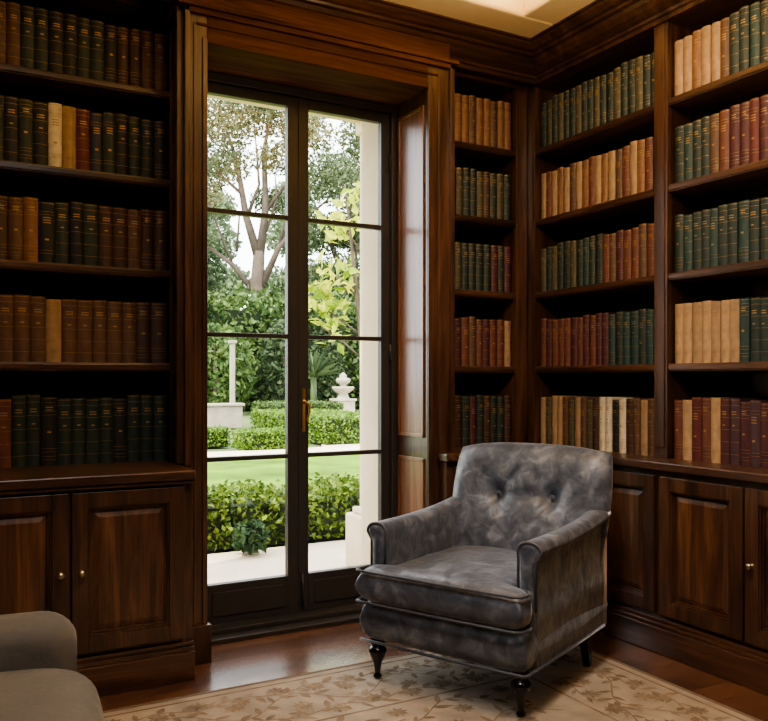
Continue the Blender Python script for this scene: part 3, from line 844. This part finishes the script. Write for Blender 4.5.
shrub('dark narrow cypress beside the stone fountain', 12.9, 27.8, 0.6, 2.2, 1600, 0.25, LF_DARK, 'cypress', 'tree')

def tree(name, label, x, y, branches, blobs, n, size, mat, group=None):
    t = empty(name, (x, y, 0)); tag(t, label, 'tree', group)
    mb = MB()
    for pts, rad in branches: mb.tube([(x + p[0], y + p[1], p[2]) for p in pts], rad, 9)
    mb.build('trunk', BARK, t, (x, y, 0))
    mb = MB(); pts = []
    tot = [b[3] ** 2 for b in blobs]
    for _ in range(n):
        b = random.choices(blobs, tot)[0]
        u = Vector((random.gauss(0, 1), random.gauss(0, 1), random.gauss(0, 1))).normalized() * (random.random() ** 0.45)
        pts.append((x + b[0] + u.x * b[3], y + b[1] + u.y * b[3], b[2] + u.z * b[3] * 0.7))
    leafcloud(mb, pts, size, 0.55)
    mb.build('foliage', mat, t, (x, y, 0), recalc=False)
    return t
def sd(k, z, b=0.0): return (0.876 * k + 0.482 * b, -0.482 * k + 0.876 * b, z)
tree('broad_tree', 'tall spreading tree with bare grey branches behind the hedge wall', 12.6, 34.6,
     [([sd(0, 0), sd(0.1, 3), sd(-0.1, 5.5), sd(0.0, 7)], [0.42, 0.36, 0.31, 0.25]),
      ([sd(0, 6.6), sd(-0.6, 8.6), sd(-1.0, 11), sd(-1.8, 13.5)], [0.22, 0.16, 0.1, 0.04]),
      ([sd(0, 6.6), sd(0.3, 9), sd(0.2, 11.5), sd(0.8, 14.5)], [0.22, 0.16, 0.1, 0.04]),
      ([sd(0.1, 5.4), sd(0.9, 7.2), sd(2.0, 8.4), sd(3.4, 9.6)], [0.17, 0.13, 0.08, 0.03]),
      ([sd(-0.1, 5.0), sd(-1.2, 6.4), sd(-2.3, 7.2), sd(-3.4, 8.6)], [0.15, 0.11, 0.07, 0.03]),
      ([sd(-0.6, 8.4), sd(0.0, 10), sd(-0.2, 12.5)], [0.1, 0.06, 0.025]),
      ([sd(-0.8, 9.6), sd(-1.9, 10.6), sd(-2.9, 12.2)], [0.08, 0.05, 0.02]),
      ([sd(-1.2, 6.4), sd(-1.9, 8.2), sd(-2.4, 9.8)], [0.07, 0.05, 0.02]),
      ([sd(-1.0, 7.0), sd(-0.9, 8.6), sd(-1.6, 9.8)], [0.06, 0.04, 0.02]),
      ([sd(0.2, 7.6), sd(0.8, 9.4), sd(0.7, 10.6)], [0.07, 0.05, 0.02]),
      ([sd(1.4, 7.8), sd(2.1, 9.2), sd(2.6, 10.8)], [0.06, 0.04, 0.02]),
      ([sd(0.9, 7.2), sd(1.4, 9.2), sd(1.3, 11.2)], [0.08, 0.06, 0.025]),
      ([sd(0.3, 8.8), sd(1.5, 10.4), sd(2.0, 12.4)], [0.1, 0.06, 0.025])],
     [sd(-2.0, 12.8) + (2.0,), sd(-0.2, 13.6) + (2.0,), sd(1.4, 13.4) + (1.8,), sd(-3.2, 9.4) + (1.6,), sd(3.2, 10.2) + (1.6,), sd(2.2, 12.2) + (1.4,), sd(-1.6, 11.0) + (1.4,), sd(0.7, 11.2) + (1.1,), sd(-2.8, 7.6) + (1.0,), sd(1.9, 8.6) + (0.9,), sd(0.2, 9.6, 1.5) + (0.9,)], 15000, 0.2, LF_TREE)
tree('evergreen_tree', 'dark evergreen tree at the left edge beyond the hedge wall', 10.9, 42.5,
     [([sd(0, 0), sd(0, 6), sd(0, 13)], [0.4, 0.3, 0.08])],
     [sd(0, 7) + (2.6,), sd(-0.6, 9.5) + (2.4,), sd(0.6, 12) + (2.0,), sd(-0.4, 14.5) + (2.0,)], 9000, 0.3, LF_DARK)
tree('leafy_tree', 'grey-green leafy tree right of the bare-branched tree', 18.4, 36.5,
     [([sd(0, 0), sd(0.1, 5), sd(-0.3, 11)], [0.35, 0.25, 0.08]), ([sd(0, 5), sd(-1.2, 8), sd(-2, 10)], [0.2, 0.13, 0.05])],
     [sd(-0.6, 6.2) + (2.0,), sd(-1.2, 8.6) + (1.6,), sd(0.6, 9) + (2.0,), sd(-0.6, 11.5) + (1.9,), sd(0.8, 13.5) + (1.8,)], 10000, 0.24, LF_TREE)
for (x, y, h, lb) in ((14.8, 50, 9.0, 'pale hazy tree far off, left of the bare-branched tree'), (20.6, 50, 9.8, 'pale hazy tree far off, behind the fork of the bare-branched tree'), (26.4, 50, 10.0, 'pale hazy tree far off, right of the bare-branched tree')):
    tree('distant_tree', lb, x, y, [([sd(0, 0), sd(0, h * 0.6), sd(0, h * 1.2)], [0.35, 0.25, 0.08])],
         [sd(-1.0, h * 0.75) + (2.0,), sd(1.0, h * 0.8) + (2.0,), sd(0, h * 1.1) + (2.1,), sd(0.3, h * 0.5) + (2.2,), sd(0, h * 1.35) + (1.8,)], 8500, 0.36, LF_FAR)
t = empty('young_magnolia', (4.2, 8.05, 0)); tag(t, 'young tree with large yellow-green leaves behind the stone pier', 'tree')
mb = MB(); mb.tube([(4.2, 8.05, 0), (4.18, 8.05, 1.2), (4.1, 8.1, 2.2), (3.98, 8.15, 3.4)], [0.04, 0.035, 0.025, 0.01])
for z, k in ((1.7, -0.45), (1.95, -0.5), (2.35, -0.4), (2.9, -0.3)):
    mb.tube([(4.14, 8.07, z - 0.25), (4.14 + 0.5 * k * 0.876, 8.07 - 0.25 * k, z - 0.05), (4.14 + k * 0.876, 8.07 - 0.48 * k, z + 0.1)], [0.014, 0.01, 0.005])
mb.build('trunk', BARK, t, (4.2, 8.05, 0))
mb = MB(); pts = []
for z, k, n in ((1.85, -0.34, 46), (2.12, -0.4, 64), (2.42, -0.26, 40), (2.95, -0.24, 46), (3.3, -0.05, 30), (2.2, 0.2, 60), (2.9, 0.15, 50)):
    for _ in range(n):
        pts.append((4.14 + k * 0.876 + random.gauss(0, 0.11), 8.07 - 0.48 * k + random.gauss(0, 0.11), z + random.gauss(0, 0.10)))
leafcloud(mb, pts, 0.17, 0.45, 0, 0.3)
mb.build('foliage', LF_YEL, t, (4.2, 8.05, 0), recalc=False)

mb = MB()
for i in range(40):
    a = i * 2.4; el = 0.25 + 1.15 * (i / 40)
    L_ = 1.2; d = Vector((math.cos(a) * math.cos(el), math.sin(a) * math.cos(el), math.sin(el))); e = Vector((-math.sin(a), math.cos(a), 0)) * 0.05
    c = Vector((11.3, 25.6, 1.3))
    mb.add([c - e, c + e, c + d * L_ * 0.6 + e * 0.9, c + d * L_ - Vector((0, 0, 0.15)), c + d * L_ * 0.6 - e * 0.9], [(0, 1, 2, 3, 4)])
mb.tube([(11.3, 25.6, 0), (11.3, 25.6, 1.35)], [0.14, 0.1])
tag(mb.build('spiky_palm', LF_DARK, None, (11.3, 25.6, 0), recalc=False), 'spiky-leaved palm plant beside the fountain', 'plant')

f = empty('garden_fountain', (11.8, 24.3, 0)); tag(f, 'tiered stone urn fountain at the end of the clipped hedges', 'fountain')
OF = (11.8, 24.3, 0); c = (11.8, 24.3, 0)
mb = MB(); mb.box(11.5, 12.1, 24.0, 24.6, 0, 0.5); mb.box(11.45, 12.15, 23.95, 24.65, 0.5, 0.58); mb.build('pedestal', WEATHER, f, OF, bevel=0.02)
mb = MB(); mb.lathe([(0.22, 0.58), (0.18, 0.66), (0.15, 0.74), (0.24, 0.8), (0.34, 0.88), (0.38, 0.95), (0.36, 0.98), (0.28, 0.95)], c, 24); mb.build('bowl', WEATHER, f, OF)
mb = MB(); mb.lathe([(0.13, 0.92), (0.10, 1.0), (0.12, 1.06), (0.22, 1.12), (0.25, 1.2), (0.22, 1.25), (0.11, 1.28), (0.13, 1.34), (0.08, 1.4), (0.02, 1.45)], c, 24); mb.build('finial', WEATHER, f, OF)
mb = MB(); mb.box(3.0, 6.6, 19.3, 19.7, 0, 0.55); mb.box(2.95, 6.65, 19.25, 19.75, 0.55, 0.62)
tag(mb.build('pool_wall', WEATHER, None, (4.8, 19.5, 0), bevel=0.02), 'low cream stone pool wall at the left of the garden', 'wall')
mb = MB(); mb.box(6.92, 7.04, 21.22, 21.34, 0, 2.2); mb.box(6.88, 7.08, 21.18, 21.38, 2.2, 2.28); mb.box(6.84, 7.12, 21.14, 21.42, 0, 0.2)
tag(mb.build('garden_post', WEATHER, None, (6.98, 21.28, 0), bevel=0.01), 'slim pale stone post standing behind the pool wall', 'post')

# ------------------------------------------------------------------ light
w = bpy.data.worlds.new('World'); S.world = w; w.use_nodes = True
bg = w.node_tree.nodes['Background']; bg.inputs[0].default_value = (0.93, 0.96, 1.0, 1); bg.inputs[1].default_value = 7.0
def light(name, kind, loc, rot, energy, color, **kw):
    l = bpy.data.lights.new(name, kind); l.energy = energy; l.color = color
    for k, v in kw.items(): setattr(l, k, v)
    o = bpy.data.objects.new(name, l); COL.objects.link(o); o.location = loc; o.rotation_euler = rot
    return o
sdir = Vector((0.55, 0.22, -0.8)).normalized()
so = light('sun', 'SUN', (0, 0, 20), (0, 0, 0), 9.0, (1, 0.90, 0.70), angle=0.02)
so.rotation_euler = sdir.to_track_quat('-Z', 'Y').to_euler()
pl = light('door_portal', 'AREA', (1.555, 3.85, 1.32), (-PI / 2, 0, 0), 1.0, (1, 1, 1), shape='RECTANGLE', size=1.1, size_y=2.6)
pl.data.cycles.is_portal = True
sp = light('bookcase_fill', 'SPOT', (1.2, 1.7, 2.94), (0, 0, 0), 76.0, (1, 0.88, 0.75), shadow_soft_size=0.1, spot_size=math.radians(105), spot_blend=0.8)  # unseen spot added to brighten the right-hand books
sp.rotation_euler = (Vector((2.95, 2.6, 1.3)) - Vector((1.2, 1.7, 2.94))).to_track_quat('-Z', 'Y').to_euler()
up = light('ceiling_fill', 'AREA', (1.7, 1.75, 2.35), (PI, 0, 0), 36.0, (1, 0.70, 0.37), shape='DISK', size=0.6)  # unseen area light added in mid-room to warm the ceiling from below
# LED strips lying in the ceiling recess along its edges, shining up
light('cove_strip', 'AREA', (0.55, 2.98, 2.985), (PI, 0, 0), 11.0, (1, 0.78, 0.46), shape='RECTANGLE', size=3.7, size_y=0.2)
light('cove_strip', 'AREA', (2.35, 0.75, 2.985), (PI, 0, 0), 11.0, (1, 0.78, 0.46), shape='RECTANGLE', size=0.2, size_y=4.4)
# unseen spot added to brighten the velvet armchair
c_l = light('room_fill', 'SPOT', (0.7, 1.3, 2.95), (0, 0, 0), 70.0, (0.92, 0.96, 1.0), shadow_soft_size=0.25, spot_size=math.radians(100), spot_blend=1.0)
c_l.rotation_euler = (Vector((1.75, 2.35, 0.3)) - Vector((0.7, 1.3, 2.95))).to_track_quat('-Z', 'Y').to_euler()
light('room_fill', 'AREA', (0.3, 1.0, 2.95), (0, 0, 0), 13.0, (0.95, 0.97, 1.0), shape='DISK', size=0.8)  # unseen area light added as soft fill for the room

# ------------------------------------------------------------------ camera
cd = bpy.data.cameras.new('Camera'); cam = bpy.data.objects.new('Camera', cd); COL.objects.link(cam)
cam.location = (0, 0, 1.2); cam.rotation_euler = (PI / 2, 0, math.radians(-28.8))
cd.sensor_width = 36; cd.lens = 807 / 768 * 36; cd.shift_y = 0.0254; cd.clip_end = 300
S.camera = cam
S.view_settings.view_transform = 'AgX'
S.view_settings.exposure = 0.1
try: S.view_settings.look = 'AgX - Medium High Contrast'
except Exception as e: print(e)
